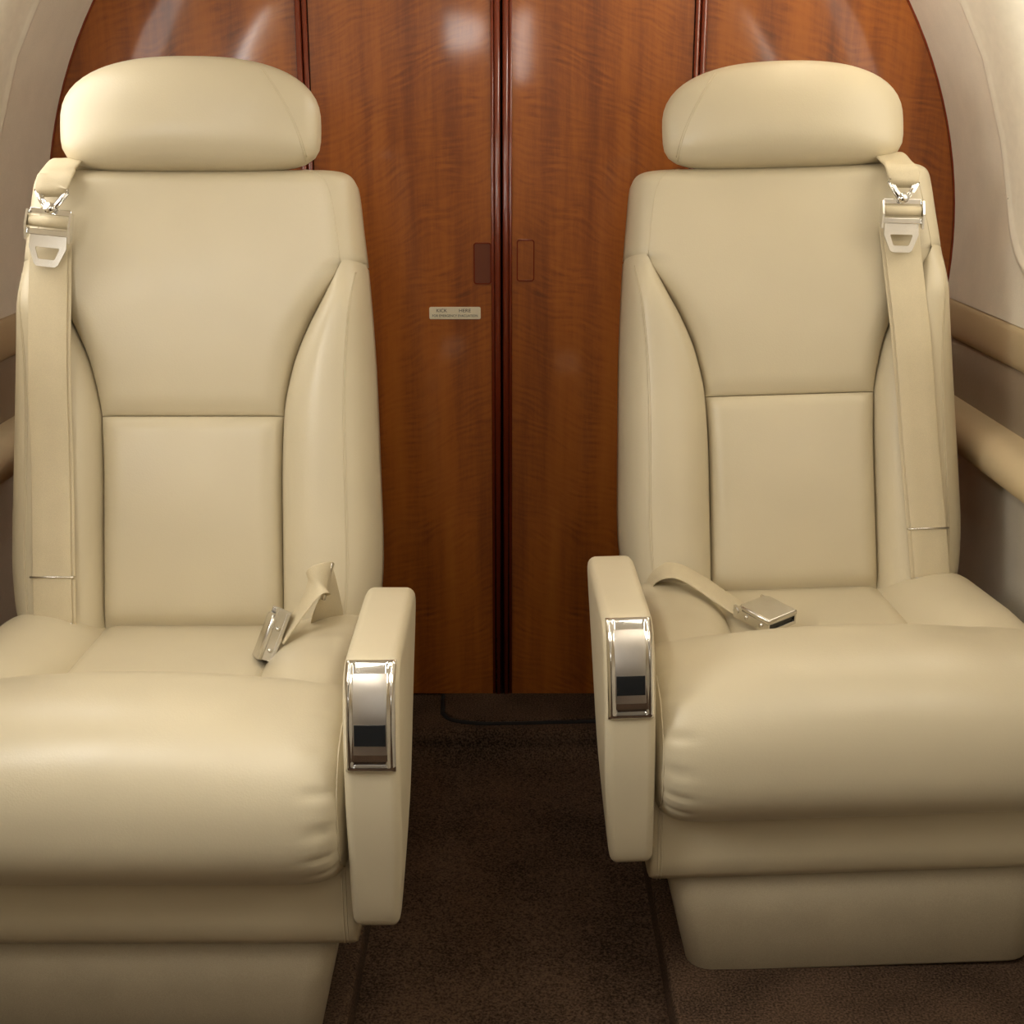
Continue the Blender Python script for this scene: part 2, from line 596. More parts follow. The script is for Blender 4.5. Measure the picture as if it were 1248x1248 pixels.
def add_door(n, sg):
    d = bpy.data.objects.new('door_%d' % n, None)
    COL.objects.link(d)
    d.location = (CX, YB, 0)
    tag(d, 'figured mahogany lavatory door leaf with the cream placard' if sg < 0 else 'figured mahogany lavatory door leaf without a placard', kind='structure')
    a, b = 0.006, DX - 0.012
    xs = [a + (b - a) * k / 12 for k in range(13)]
    outl = [(sg * a, 0.004)] + [(sg * x, ZC + math.sqrt(R * R - x * x) - 0.004) for x in xs] + [(sg * b, 0.004)]
    bm = bmesh.new()
    prism(bm, outl, lambda p, q, dd: Vector((p, dd, q)), 0.028, 0.0, 0.0)
    obj('door_panel', bm, 'wood', d, smooth=False)
    for x, rr in ((0.0072, 0.0055), (0.0155, 0.003)):
        bm = bmesh.new()
        tube(bm, [(sg * x, -0.002, 0.006), (sg * x, -0.002, ZC + R - 0.01)], rr, 10)
        obj('meeting_bead', bm, 'bead', d)
    # flush pull: groove, frame, finger plate
    p0 = at_y(588 if sg < 0 else 640.5, 321 if sg < 0 else 317.5, YB)
    px, pz = p0.x - CX, p0.z
    hw, hh = 0.0155, 0.036
    bm = bmesh.new()
    prism(bm, [(px + x, pz + z) for x, z in rrect(hw, hh, 0.005)], lambda p, q, dd: Vector((p, dd, q)), 0.0, -0.0022, 0.0,
          hole=[(px + x, pz + z) for x, z in rrect(hw - 0.002, hh - 0.002, 0.0035)])
    pull = obj('door_pull', bm, 'bead', d, smooth=False)
    bm = bmesh.new()
    prism(bm, [(px + x, pz + z) for x, z in rrect(hw - 0.002, hh - 0.002, 0.0035)], lambda p, q, dd: Vector((p, dd, q)), 0.0, -0.0008, 0)
    obj('finger_plate', bm, 'pull' if sg < 0 else 'wood', pull, smooth=False)
    return d


add_door(1, -1)
add_door(2, 1)

# placard on the left door
pc = at_y(554.5, 381.5, YB)
pl = bpy.data.objects.new('placard', None)
COL.objects.link(pl)
pl.location = (pc.x, YB, pc.z)
tag(pl, 'small cream placard reading KICK HERE on the mahogany door', 'sign')
phw = 63 / F * 2.34 / 2
bm = bmesh.new()
prism(bm, rrect(phw, 0.0108, 0.003), lambda p, q, dd: Vector((p, dd, q)), 0.0, -0.0015, 0.0005)
obj('plate', bm, 'placard', pl, smooth=False)


def text(body, size, loc, name, parent, fit=None, m='ink'):
    c = bpy.data.curves.new(name, 'FONT')
    c.body = body
    c.size = size
    c.align_x = 'CENTER'
    c.align_y = 'CENTER'
    c.extrude = 0.0001
    o = bpy.data.objects.new(name, c)
    COL.objects.link(o)
    me = bpy.data.meshes.new_from_object(o.evaluated_get(bpy.context.evaluated_depsgraph_get()))
    bpy.data.objects.remove(o)
    bpy.data.curves.remove(c)
    k = 1.0
    if fit:
        xs = [v.co.x for v in me.vertices]
        k = fit / (max(xs) - min(xs))
    for v in me.vertices:
        x, y, z = v.co
        v.co = (x * k + loc[0], loc[1] - z, y + loc[2])
    me.materials.clear()
    me.materials.append(M[m])
    o = bpy.data.objects.new(name, me)
    COL.objects.link(o)
    o.parent = parent
    return o


text('KICK', 0.0082, (-0.0275 + 0.004, -0.0018, 0.0042), 'lettering', pl, 0.0185)
text('HERE', 0.0082, (0.0175, -0.0018, 0.0042), 'lettering', pl, 0.0205)
text('FOR EMERGENCY EVACUATION', 0.0058, (0, -0.0018, -0.0048), 'lettering', pl, 0.080)


# side walls: curved upper shell with window openings, padded strip, taupe band, arm ledge, lower panel
WY = [1.79, 0.86, -0.07, -1.00, -1.93]       # window centres along the cabin
WA = math.radians(23)                          # window centre angle above the widest line
OW, OH = 0.30, 0.335                           # outer moulding half size (along y, along the arc)
IW, IH = 0.165, 0.215                          # pane half size


def wpt(sg, y, arc, off=0.0):
    """point on the shell; arc in metres from the window centre, off towards the inside"""
    a = WA + arc / R
    r = R - off
    return Vector((CX + sg * r * math.cos(a), y, ZC + r * math.sin(a)))


A0 = math.asin((0.765 - ZC) / R)
A1 = math.radians(56)
for sg, side in ((-1, 'left'), (1, 'right')):
    # the shell, cut out behind each window moulding
    ys = []
    for c in WY:
        ys += [c - OW * 0.82, c + OW * 0.82]
    ys = sorted(ys + [YF, YB + 0.03])
    arcs = [(A0 - WA) * R + ((-OH * 0.82) - (A0 - WA) * R) * k / 4 for k in range(5)]
    arcs += [-OH * 0.82 + 2 * OH * 0.82 * k / 16 for k in range(1, 17)]
    arcs += [OH * 0.82 + ((A1 - WA) * R - OH * 0.82) * k / 6 for k in range(1, 7)]
    bm = bmesh.new()
    V = [[bm.verts.new(wpt(sg, y, s)) for y in ys] for s in arcs]
    for j in range(len(arcs) - 1):
        for i in range(len(ys) - 1):
            ym = (ys[i] + ys[i + 1]) / 2
            sm = (arcs[j] + arcs[j + 1]) / 2
            if abs(sm) < OH * 0.82 and any(abs(ym - c) < OW * 0.8 for c in WY):
                continue
            bm.faces.new((V[j][i], V[j][i + 1], V[j + 1][i + 1], V[j + 1][i]))
    wall = obj('wall_' + side, bm, 'wall')
    tag(wall, 'curved beige fabric cabin side wall beside the %s' % ('seat with the buckle lying flat' if sg > 0 else 'seat with the upright buckle'), kind='structure')
    xw = CX + sg * (R - 0.004)

    def strip(name, m, sec, parent=wall):
        rows = [[(CX + sg * x, y, z) for x, z in sec] for y in [YF + (YB - 0.001 - YF) * k / 6 for k in range(7)]]
        return obj(name, solid_patch(rows, Vector((sg * 0.05, 0, 0))), m, parent)
    R_ = R - 0.002
    strip('padded_strip', 'ledge', [(R_ + .004, 0.769)] + [(R_ - 0.006 * math.sin(PI * k / 10) ** 0.4, 0.766 - 0.066 * k / 10) for k in range(11)] + [(R_ + .004, 0.699)])
    strip('taupe_band', 'band', [(R_ + 0.005, 0.700), (R_ + 0.002, 0.697), (R_, 0.65), (R_, 0.60)])
    arm = [(R_ + 0.004, 0.606), (R_ - 0.004, 0.606)]
    for k in range(13):
        a = math.radians(100 + 150 * k / 12)
        arm.append((R_ - 0.028 + 0.036 * math.cos(a), 0.575 + 0.032 * math.sin(a)))
    arm += [(R_ - 0.025, 0.543), (R_ + 0.004, 0.54)]
    strip('arm_ledge', 'ledge', arm)
    strip('lower_panel', 'lower', [(R_ - 0.01, 0.545), (R_ - 0.012, 0.4), (R_ - 0.02, 0.2), (R_ - 0.03, -0.002)])
    # windows
    for wi, c in enumerate(WY):
        n = 64
        rings = []
        # (half width, half height, superellipse power, offset towards inside)
        spec = [(OW, OH, 5.0, -0.003), (OW - .002, OH - .002, 5.0, 0.006), (OW - .006, OH - .006, 5.0, 0.010), (OW - .013, OH - .013, 5, 0.0105),
                (OW - .018, OH - .018, 5, 0.0075), (OW - .024, OH - .024, 5, 0.006), (OW * .82, OH * .84, 4.2, 0.004), (IW + .045, IH + .045, 3.2, 0.000),
                (IW + .018, IH + .018, 2.9, -0.010), (IW + .004, IH + .004, 2.7, -0.030), (IW, IH, 2.7, -0.045)]
        for (a, b, p, off) in spec:
            row = []
            for k in range(n):
                t = 2 * PI * k / n
                cs, sn = math.cos(t), math.sin(t)
                row.append(wpt(sg, c + a * math.copysign(abs(cs) ** (2 / p), cs), b * math.copysign(abs(sn) ** (2 / p), sn), off))
            rings.append(row)
        win = bpy.data.objects.new('window_%d' % (wi + 1 + (5 if sg > 0 else 0)), None)
        COL.objects.link(win)
        tag(win, 'oval cabin window in a moulded cream surround', kind='structure')
        bm = bmesh.new()
        grid(bm, rings, True)
        obj('window_moulding', bm, 'reveal', win)
        bm = bmesh.new()
        rows = [[wpt(sg, c + a * math.copysign(abs(math.cos(t)) ** (2 / 2.7), math.cos(t)), b * math.copysign(abs(math.sin(t)) ** (2 / 2.7), math.sin(t)), -0.044)
                 for t in [2 * PI * k / n for k in range(n)]] for a, b in ((IW, IH), (IW * .6, IH * .6), (IW * .2, IH * .2))]
        vs = grid(bm, rows, True)
        bm.faces.new(vs[-1])
        obj('pane', bm, 'blind_' + side if wi == 0 else 'pane_' + side if wi == 1 else 'pane_dimmed', win)
        if wi == 0:
            q = wpt(sg, c + OW * 0.93, -0.215, 0.007)
            bm = bmesh.new()
            bmesh.ops.create_uvsphere(bm, u_segments=10, v_segments=6, radius=0.0035, matrix=Matrix.Translation(q))
            obj('screw', bm, 'steel', win)

# ceiling with two lamp coves, and a fill strip added on the right
bm = bmesh.new()
rows = [[(CX + R * math.cos(a), y, ZC + R * math.sin(a)) for a in [A1 + (PI - 2 * A1) * k / 24 for k in range(25)]] for y in (YF, 0, YB + 0.03)]
tag(obj('ceiling', (grid(bm, rows), bm)[1], 'ceil'), 'arched pale headliner over the cabin', kind='structure')
for sg, deg, y0, y1, mm, lab in (
        (-1, 64, -0.4, 1.25, 'lamp_left', 'slim lamp strip along the headliner above the seat with the upright buckle'),
        (1, 64, -0.4, 1.25, 'lamp_right', 'slim lamp strip along the headliner above the seat with the buckle lying flat'),
        (1, 54, 1.75, 2.30, 'wall_fill', 'added fill strip that brightens the wall beside the seat with the buckle lying flat')):
    lm = bpy.data.objects.new('ceiling_lamp', None)
    COL.objects.link(lm)
    lm.location = (CX, 0, 0)
    tag(lm, lab, 'lamp', group='headliner lamp strips')
    a = math.radians(deg)
    rl = R - 0.006 if deg > 60 else R - 0.035
    tl = 0.0 if deg > 60 else 0.03          # the added fill strip is angled down along the wall
    rows = [[(sg * (rl + tl * da / 0.022) * math.cos(a + da), y, ZC + (rl + tl * da / 0.022) * math.sin(a + da)) for da in (-0.022, 0, 0.022)] for y in (y0, y1)]
    obj('diffuser', solid_patch(rows, Vector((0, 0, 0.004))), mm, lm)
    for da in (-0.03, 0.03):
        bm = bmesh.new()
        tube(bm, [(sg * (rl + tl * da / 0.022) * math.cos(a + da), y, ZC + (rl + tl * da / 0.022) * math.sin(a + da)) for y in (y0, y1)], 0.006, 8)
        obj('lamp_rim', bm, 'reveal', lm)

# forward partition with the daylit cockpit windshield behind it
bm = bmesh.new()
outl = [(CX + (R + 0.01) * math.cos(a), ZC + (R + 0.01) * math.sin(a)) for a in [math.radians(-10 + 200 * k / 40) for k in range(41)]]
outl += [(CX - R, -0.12), (CX + R, -0.12)]
prism(bm, outl, lambda p, q, d: Vector((p, d, q)), YF - 0.04, YF, 0)
tag(obj('wall_front', bm, 'partition', smooth=False), 'forward partition below the cockpit windshield, darkened to cut bounce light', kind='structure')
for i, (x, z, hw, hh) in enumerate(((-0.245, 1.475, 0.10, 0.085), (0.05, 1.42, 0.040, 0.17))):
    wn = bpy.data.objects.new('window_%d' % (11 + i), None)
    COL.objects.link(wn)
    wn.location = (x, YF, z)
    tag(wn, 'daylit windshield pane in the forward partition', kind='structure')
    bm = bmesh.new()
    prism(bm, rrect(hw, hh, 0.03), lambda p, q, d: Vector((p, d, q)), 0.0, 0.006, 0)
    obj('pane', bm, 'shield', wn)
    bm = bmesh.new()
    prism(bm, rrect(hw + .015, hh + .015, 0.035), lambda p, q, d: Vector((p, d, q)), 0.0, 0.012, 0, hole=rrect(hw - .001, hh - .001, 0.03))
    obj('window_frame', bm, 'reveal', wn)


# ------------------------------------------------------------------ the seats
REC = math.radians(15)
BT = Vector((0, -math.sin(REC), math.cos(REC)))     # up the back, in (lateral, forward, up)
BN = Vector((0, math.cos(REC), math.sin(REC)))      # out of the back, towards the sitter
BO = Vector((0, -0.02, 0.39))

SIL = [(-0.05, 0.222), (-0.03, 0.235), (0.0, 0.246), (0.04, 0.253), (0.09, 0.256), (0.23, 0.252), (0.355, 0.247), (0.49, 0.237), (0.56, 0.229), (0.60, 0.2245), (0.616, 0.2215), (0.625, 0.216), (0.631, 0.206), (0.634, 0.193)]
SEAM = [(-0.06, 0.126), (0.0, 0.1245), (0.10, 0.1235), (0.20, 0.123), (0.29, 0.126), (0.355, 0.138), (0.412, 0.160), (0.455, 0.184), (0.485, 0.202), (0.505, 0.212)]
TSEAM = 0.290
TJ = 0.500


def sil(t):
    return sinterp(t, SIL)


def seam(t):
    return sinterp(t, SEAM)


def make_seat(m, loc, yaw, roll, which):
    """m = +1: aisle on +X; m = -1: aisle on -X"""
    root = bpy.data.objects.new('cabin_seat', None)
    COL.objects.link(root)
    root.location = loc
    root.rotation_euler = (0, roll, yaw)
    bpy.context.view_layer.update()
    inv = root.matrix_world.inverted()

    def L(p):           # seat frame (lateral to the aisle, forward, up) -> object space
        return Vector((m * p[0], -p[1], p[2]))

    def UL(w):          # world -> seat frame
        q = inv @ w
        return Vector((m * q.x, -q.y, q.z))

    def B(s, t, h):     # backrest coordinates -> object space
        return L(BO + Vector((s, 0, 0)) + BT * t + BN * h)

    def bvec(h):
        return L(BN * h)

    # ---- backrest shell
    bm = bmesh.new()
    ts = [-0.05 + 0.678 * x for x in clus(40)]
    rows = []
    for h, k in ((-0.105, 0.80), (-0.115, 0.60), (-0.12, 0.3)):
        pass
    prof_s = [(1.0, -0.028), (1.0, -0.045), (0.99, -0.07), (0.965, -0.095), (0.90, -0.115), (0.80, -0.125), (0.4, -0.132), (0.0, -0.134)]
    right = []
    for t in ts:
        w_ = sil(t) - 0.001
        right.append([B(w_ * k, min(t, 0.622) if k > .95 else t * (0.98 + 0.02 * k), h) for k, h in prof_s] +
                     [B(-w_ * k, min(t, 0.622) if k > .95 else t * (0.98 + 0.02 * k), h) for k, h in prof_s[-2::-1]])
    vs = grid(bm, right)
    for r_ in vs:
        bm.faces.new  # keep rows open in front: closed below by caps
    for j in range(len(vs) - 1):
        bm.faces.new((vs[j][-1], vs[j][0], vs[j + 1][0], vs[j + 1][-1]))
    bm.faces.new(vs[0])
    bm.faces.new(vs[-1][::-1])
    obj('backrest_shell', bm, 'leather', root)

    # ---- upper back cushion
    def top_round(h, t):
        return -0.05 + (h + 0.05) * prof(0.634 - t, 0.030, 2.4)

    def crown(s, t):
        return 0.026 + 0.012 * math.sin(PI * min(1, max(0, (t - 0.3) / 0.33))) - 0.003 * (1 - min(1, (abs(s) / 0.2) ** 2))

    def sil_h(s, t):                      # surface that runs right out to the silhouette
        return -0.035 + (crown(s, t) + 0.035) * prof(sil(t) - abs(s), 0.046, 2.5)

    def fade(t):
        k = min(1, max(0, (t - 0.425) / 0.075))
        return k * k * (3 - 2 * k)

    def upper_h(s, t):
        k = fade(t)
        pt = 0.40 + 0.60 * prof(t - TSEAM, 0.030, 2.0)
        h = sil_h(s, t)
        if k < 1:
            h = h * k + (1 - k) * (0.003 + (crown(s, t) - 0.003) * prof(seam(t) - abs(s), 0.038, 2.3) * pt)
        return top_round(h, t)
    tt = [TSEAM + (0.634 - TSEAM) * x for x in clus2(64)]
    us = clus2(64)
    rows = []
    for t in tt:
        e = seam(t) if t < TJ else sil(t)
        rows.append([B(-e + 2 * e * u, t, upper_h(-e + 2 * e * u, t)) for u in us])
    ub = obj('upper_back_cushion', solid_patch(rows, bvec(-0.03)), 'leather', root)

    # ---- lower back cushion
    def lower_h(s, t):
        e = seam(t)
        ps = prof(e - abs(s), 0.030, 2.2)
        pt = (0.42 + 0.58 * prof(TSEAM - t, 0.024, 2.0)) * (0.25 + 0.75 * prof(t - 0.002, 0.03, 2.0))
        hc = 0.024 + 0.006 * math.sin(PI * (t + .04) / 0.33)
        return 0.002 + (hc - 0.002) * ps * pt
    tt = [-0.045 + (TSEAM - 0.0005 + 0.045) * x for x in clus2(48)]
    rows = [[B(-seam(t) + 2 * seam(t) * u, t, lower_h(-seam(t) + 2 * seam(t) * u, t)) for u in clus2(48)] for t in tt]
    obj('lower_back_cushion', solid_patch(rows, bvec(-0.03)), 'leather', root)

    # ---- side bolsters
    def bol_h(u, t):
        k = fade(t)
        endb = prof(t + 0.05, 0.06, 2.0)
        hi, ho = 0.002, -0.035
        Hc = 0.004 + 0.052 * (0.35 + 0.65 * endb)
        uc = 0.50
        if u < uc:
            x = 1 - u / uc
            h = hi + (Hc - hi) * (1 - x ** 2.3) ** (1 / 2.0)
        else:
            x = (u - uc) / (1 - uc)
            h = ho + (Hc - ho) * max(0, 1 - x ** 2.5) ** (1 / 2.2)
        a, b = seam(t), sil(t)
        return h * (1 - k) + k * sil_h(a + (b - a) * u, t)
    for sg in (1, -1):
        tt = [-0.048 + (TJ + 0.001 + 0.048) * x for x in clus(60)]
        rows = []
        for t in tt:
            a, b = seam(t), sil(t)
            a = min(a, b - 0.0015)
            rows.append([B(sg * (a + (b - a) * u), t, bol_h(u, t)) for u in clus2(36)])
        bm = bmesh.new()
        cr = smooth_path([(0, .150, .632), (0, .178, .618), (0, .192, .595), (0, .200, .555), (0, .205, .52), (0, .2085, .497)], 6)
        tube(bm, [B(sg * p.y, p.z, upper_h(p.y, min(p.z, .6335)) - 0.0002) for p in cr], 0.0008, 5)
        obj('stitching', bm, 'stitch', ub)
        bo = obj('side_bolster', solid_patch(rows, bvec(-0.03)), 'leather', root)
        for du in (0.0, 0.022):
            bm = bmesh.new()
            path = []
            for k in range(50):
                t = -0.02 + 0.505 * k / 49
                a, b = seam(t), sil(t)
                u = 0.70 + du
                path.append(B(sg * (a + (b - a) * u), t, bol_h(u, t) + 0.0003))
            tube(bm, path, 0.0007, 5)
            obj('stitching', bm, 'stitch', bo)

    # ---- headrest
    HT, ha_, hb1, hb2, hd = 0.690, 0.178, 0.090, 0.065, 0.060
    HH = 0.004

    def hr_out(th):
        c, s_ = math.cos(th), math.sin(th)
        n_ = 2.45 if s_ >= 0 else 4.6
        bb = hb1 if s_ >= 0 else hb2
        g = (abs(c / ha_) ** n_ + abs(s_ / bb) ** n_) ** (-1 / n_)
        return c * g, s_ * g

    def hr_h(s_, q):
        n_ = 2.45 if q >= 0 else 4.6
        bb = hb1 if q >= 0 else hb2
        rho = (abs(s_ / ha_) ** n_ + abs(q / bb) ** n_) ** (1 / n_)
        return hd * max(0.0, 1 - rho ** 2.5) ** (1 / 2.3)
    bm = bmesh.new()
    rr = [math.sin(PI / 2 * k / 22) ** 0.8 for k in range(1, 23)]
    rows = []
    nth = 96
    for sgn, seq in ((1, rr), (-1, rr[-2::-1])):
        for r_ in seq:
            row = []
            for k in range(nth):
                x, q = hr_out(2 * PI * k / nth)
                h = sgn * (hd if sgn > 0 else 0.035) * max(0, 1 - r_ ** 2.5) ** (1 / 2.3)
                row.append(B(x * r_, HT + q * r_, HH + h))
            rows.append(row)
    vs = grid(bm, rows, True)
    bm.faces.new(vs[0])
    bm.faces.new(vs[-1])
    hr = obj('headrest', bm, 'leather', root)
    for sg in (1,):
        for off in (0.0, 0.003):
            bm = bmesh.new()
            path = []
            for k in range(30):
                q = 0.068 - 0.125 * k / 29
                s_ = sg * (0.158 - 0.058 * max(0, (q + 0.05) / 0.118) ** 1.5 + off)
                hh = hr_h(s_, q)
                if hh > 0.002:
                    path.append(B(s_, HT + q, HH + hh - 0.0002))
            tube(bm, path, 0.0007, 5)
            obj('stitching', bm, 'stitch', hr)
    for x in (-0.05, 0.05):
        bm = bmesh.new()
        tube(bm, [B(x, 0.58, -0.05), B(x, 0.66, -0.02)], 0.007, 10)
        obj('headrest_post', bm, 'steel', root)

    # ---- seat cushion: pan, thigh bolsters, front roll
    PW = 0.118

    def pan_z(s, y):
        z = 0.395 + 0.004 * math.sin(3 * y / .3) + 0.030 * max(0, (y - 0.20) / 0.1) ** 2 * (1 - (s / 0.15) ** 2)
        return z - 0.018 * (1 - prof(PW + .012 - abs(s), 0.03, 2)) - 0.02 * (1 - prof(y + 0.05, 0.05, 2))
    rows = [[L((-PW - .012 + 2 * (PW + .012) * u, y, pan_z(-PW - .012 + 2 * (PW + .012) * u, y))) for u in clus(32)] for y in [-0.05 + 0.35 * k / 30 for k in range(31)]]
    cu = obj('seat_cushion', solid_patch(rows, Vector((0, 0, -0.05))), 'leather', root)

    def thigh_z(u, y):
        back = prof(y + 0.035, 0.09, 2.2)
        front = 1.0
        top = 0.424 + 0.016 * min(1, max(0, y / .2))
        lo = 0.376
        outer = 0.34
        top = lo + (top - lo) * back
        uc = 0.62
        if u < uc:
            x = 1 - u / uc
            return lo + (top - lo) * max(0, 1 - x ** 2.1) ** (1 / 1.7)
        x = (u - uc) / (1 - uc)
        return outer + (top - outer) * max(0, 1 - x ** 2.8) ** (1 / 2.4)
    for sg in (1, -1):
        rows = []
        for k in range(37):
            y = -0.035 + 0.36 * (k / 36)
            a = 0.116 + 0.012 * max(0, y / .3) ** 2
            bq = 0.262 - 0.03 * (1 - prof(y + 0.035, 0.06, 2.2))
            rows.append([L((sg * (a + (bq - a) * u), y, thigh_z(u, y))) for u in clus2(32)])
        obj('thigh_bolster', solid_patch(rows, Vector((0, 0, -0.05))), 'leather', root)

    # front roll
    RW = 0.264
    rows = []
    for k in range(61):
        x = -1 + 2 * k / 60
        x = math.sin(x * PI / 2) ** 1 if True else x
        x = math.copysign(1 - (1 - abs(x)) ** 1.25, x)
        x = max(-0.9995, min(0.9995, x))
        sc = (1 - abs(x) ** 16) ** (1 / 3.6)
        row = []
        cyc, czc = 0.327, 0.338
        bulge = 0.010 * (1 - min(1, abs(x) / 0.62) ** 2) if abs(x) < .62 else 0
        for j in range(144):
            a = 2 * PI * j / 144
            c, s_ = math.cos(a), math.sin(a)
            e = 2 / 2.35
            py = 0.128 * math.copysign(abs(c) ** e, c)
            pz = (0.106 + (bulge if s_ > 0 else 0)) * math.copysign(abs(s_) ** e, s_)
            ax = abs(x)
            puck = 1.0
            if 0.80 < ax < 0.99 and c > -0.2:
                wv = max(0.0, math.sin(a * 17 + 2.0 * math.sin(3 * a + 1.0))) ** 2
                puck = 1 - 0.022 * wv * math.sin(PI * min(1, (ax - 0.80) / 0.19)) * min(1, c + 0.2)
            row.append(L((x * RW, cyc + py * sc * puck, czc + pz * sc * puck)))
        rows.append(row)
    bm = bmesh.new()
    vs = grid(bm, rows, True)
    bm.faces.new(vs[0])
    bm.faces.new(vs[-1])
    fr_ = obj('front_roll', bm, 'leather', root)
    for sg in (1, -1):
        xk = 0.955
        sc = (1 - xk ** 16) ** (1 / 3.6)
        path = []
        for j in range(40):
            a = math.radians(75 - 150 * j / 39)
            c, s_ = math.cos(a), math.sin(a)
            e = 2 / 2.35
            path.append(L((sg * xk * RW, 0.327 + 0.128 * abs(c) ** e * sc, 0.338 + 0.106 * math.copysign(abs(s_) ** e, s_) * sc)))
        bm = bmesh.new()
        tube(bm, path, 0.0011, 5)
        obj('stitching', bm, 'stitch', fr_)

    # ---- skirt and plinth
    bm = bmesh.new()
    rows = []
    sk = [(0.34, 0.36), (0.375, 0.33), (0.387, 0.29), (0.391, 0.25), (0.391, 0.19), (0.387, 0.165), (0.375, 0.152), (0.355, 0.147), (0.0, 0.147), (-0.02, 0.16), (-0.02, 0.36)]
    skp = sk
    hw = 0.262
    for x, sc in ((-1, 0.985), (-0.985, 0.996), (-0.97, 1.0), (0, 1.0), (0.97, 1.0), (0.985, 0.996), (1, 0.985)):
        rows.append([L((x * hw, 0.2 + (y - 0.2) * sc, 0.26 + (z - 0.26) * sc)) for y, z in skp])
    vs = grid(bm, rows, True)
    bm.faces.new(vs[0])
    bm.faces.new(vs[-1])
    sko = obj('front_skirt', bm, 'leather_dark', root)
    for sg in (1, -1):
        for x in (0.2525, 0.2485):
            bm = bmesh.new()
            tube(bm, [L((sg * x, y + 0.0006, z)) for y, z in skp[1:7]], 0.0008, 5)
            obj('stitching', bm, 'stitch', sko)

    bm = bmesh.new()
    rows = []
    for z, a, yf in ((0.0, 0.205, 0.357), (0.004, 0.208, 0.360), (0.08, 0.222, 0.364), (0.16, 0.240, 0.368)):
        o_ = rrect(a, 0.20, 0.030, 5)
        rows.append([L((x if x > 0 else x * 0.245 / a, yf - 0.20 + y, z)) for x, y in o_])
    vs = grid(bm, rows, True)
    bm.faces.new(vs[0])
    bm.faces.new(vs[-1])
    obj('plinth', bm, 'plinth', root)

    # ---- armrest on the aisle side
    AC, AW = 0.2915, 0.030
    ap = smooth_path([(0, .175, .465), (0, .160, .492), (0, .166, .512), (0, .195, .519), (0, .28, .520), (0, .375, .520), (0, .405, .517), (0, .424, .500), (0, .436, .465), (0, .442, .425),
                      (0, .441, .36), (0, .432, .29), (0, .417, .215), (0, .405, .196), (0, .385, .192), (0, .368, .200), (0, .33, .265), (0, .27, .345), (0, .21, .425), (0, .175, .465)], 5)[:-1]
    outl = [(p.y, p.z) for p in ap]
    area = sum(outl[i - 1][0] * outl[i][1] - outl[i][0] * outl[i - 1][1] for i in range(len(outl)))
    sgn_a = 1 if area > 0 else -1

    def inset(e):
        o_ = []
        n_ = len(outl)
        for i in range(n_):
            x0, y0 = outl[i - 1]
            x2, y2 = outl[(i + 1) % n_]
            tx, ty = x2 - x0, y2 - y0
            q = math.hypot(tx, ty)
            o_.append((outl[i][0] - sgn_a * ty / q * e, outl[i][1] + sgn_a * tx / q * e))
        return o_
    bm = bmesh.new()
    rb = 0.011
    rows = []
    lay = [(-AW, rb)] + [(-AW + rb * (1 - math.cos(a)), rb * (1 - math.sin(a))) for a in (0.35, 0.7, 1.05, 1.4, PI / 2)]
    lay += [(AW - rb * (1 - math.cos(a)), rb * (1 - math.sin(a))) for a in (PI / 2, 1.4, 1.05, 0.7, 0.35)] + [(AW, rb)]
    for x, e in lay:
        row = []
        for (y, z) in inset(e):
            tap = 1 - 0.28 * max(0, (0.33 - z) / 0.14) ** 1.5 if x > 0 else 1   # the outer face draws in towards the bottom
            row.append(L((AC + x * tap, y, z)))
        rows.append(row)
    vs = grid(bm, rows, True)
    bm.faces.new(vs[0])
    bm.faces.new(vs[-1])
    ar = obj('armrest', bm, 'leather', root)
    # chrome control plate over the front corner
    pathc = smooth_path([(0, .407, .5185), (0, .424, .5025), (0, .4345, .477), (0, .4405, .448), (0, .4435, .408)], 8)
    cum = [0]
    for a, b in zip(pathc, pathc[1:]):
        cum.append(cum[-1] + (b - a).length)
    tot = cum[-1]

    def on_path(d, off, x):
        d = max(0, min(tot, d))
        i = max(k for k in range(len(cum)) if cum[k] <= d + 1e-9)
        i = min(i, len(cum) - 2)
        k = (d - cum[i]) / (cum[i + 1] - cum[i])
        p = pathc[i].lerp(pathc[i + 1], k)
        t = (pathc[i + 1] - pathc[i]).normalized()
        nrm = Vector((0, -t.z, t.y))
        return L(Vector((AC + x, p.y, p.z)) + nrm * off)
    PWd = 0.0265
    rows = []
    us_ = [tot * k / 40 for k in range(41)]
    xs_ = [-PWd + 2 * PWd * k / 24 for k in range(25)]
    for d in us_:
        row = []
        for x in xs_:
            e = min(PWd - abs(x), d, tot - d)
            # raised outer rim falling to a slightly domed lid
            if e < 0.004:
                off = 0.001 + 0.0045 * math.sin(PI / 2 * e / 0.004)
            elif e < 0.0085:
                off = 0.0055 - 0.003 * (1 - math.cos(PI * (e - 0.004) / 0.0045)) / 2
            else:
                off = 0.0025
            row.append(on_path(d, off, x))
        rows.append(row)
    pt_ = obj('control_plate', solid_patch(rows, L((0, -0.006, -0.002))), 'chrome', ar)
    pt_['label'] = 'polished chrome control plate'
    rows = [[on_path(tot * (0.14 + 0.70 * k / 30), 0.0032 + 0.0006 * (1 - abs(2 * j / 12 - 1) ** 4), (-0.0175 + 0.035 * j / 12)) for j in range(13)] for k in range(31)]
    obj('chrome_lid', solid_patch(rows, L((0, -0.003, 0))), 'lid', ar)
    rows = [[on_path(tot * (0.57 + 0.185 * k / 8), 0.0046, (-0.0165 + 0.033 * j / 6)) for j in range(7)] for k in range(9)]
    obj('lid_band', solid_patch(rows, L((0, -0.003, 0))), 'black', ar)  # black band across the lower part of the lid

    # ---- shoulder belt on the wall side
    if m > 0:
        p0, p1 = (-0.183, 0.500), (-0.177, 0.004)
        keep_t = 0.072
    else:
        p0, p1 = (-0.160, 0.515), (-0.190, 0.010)
        keep_t = 0.087
    wd = 0.052

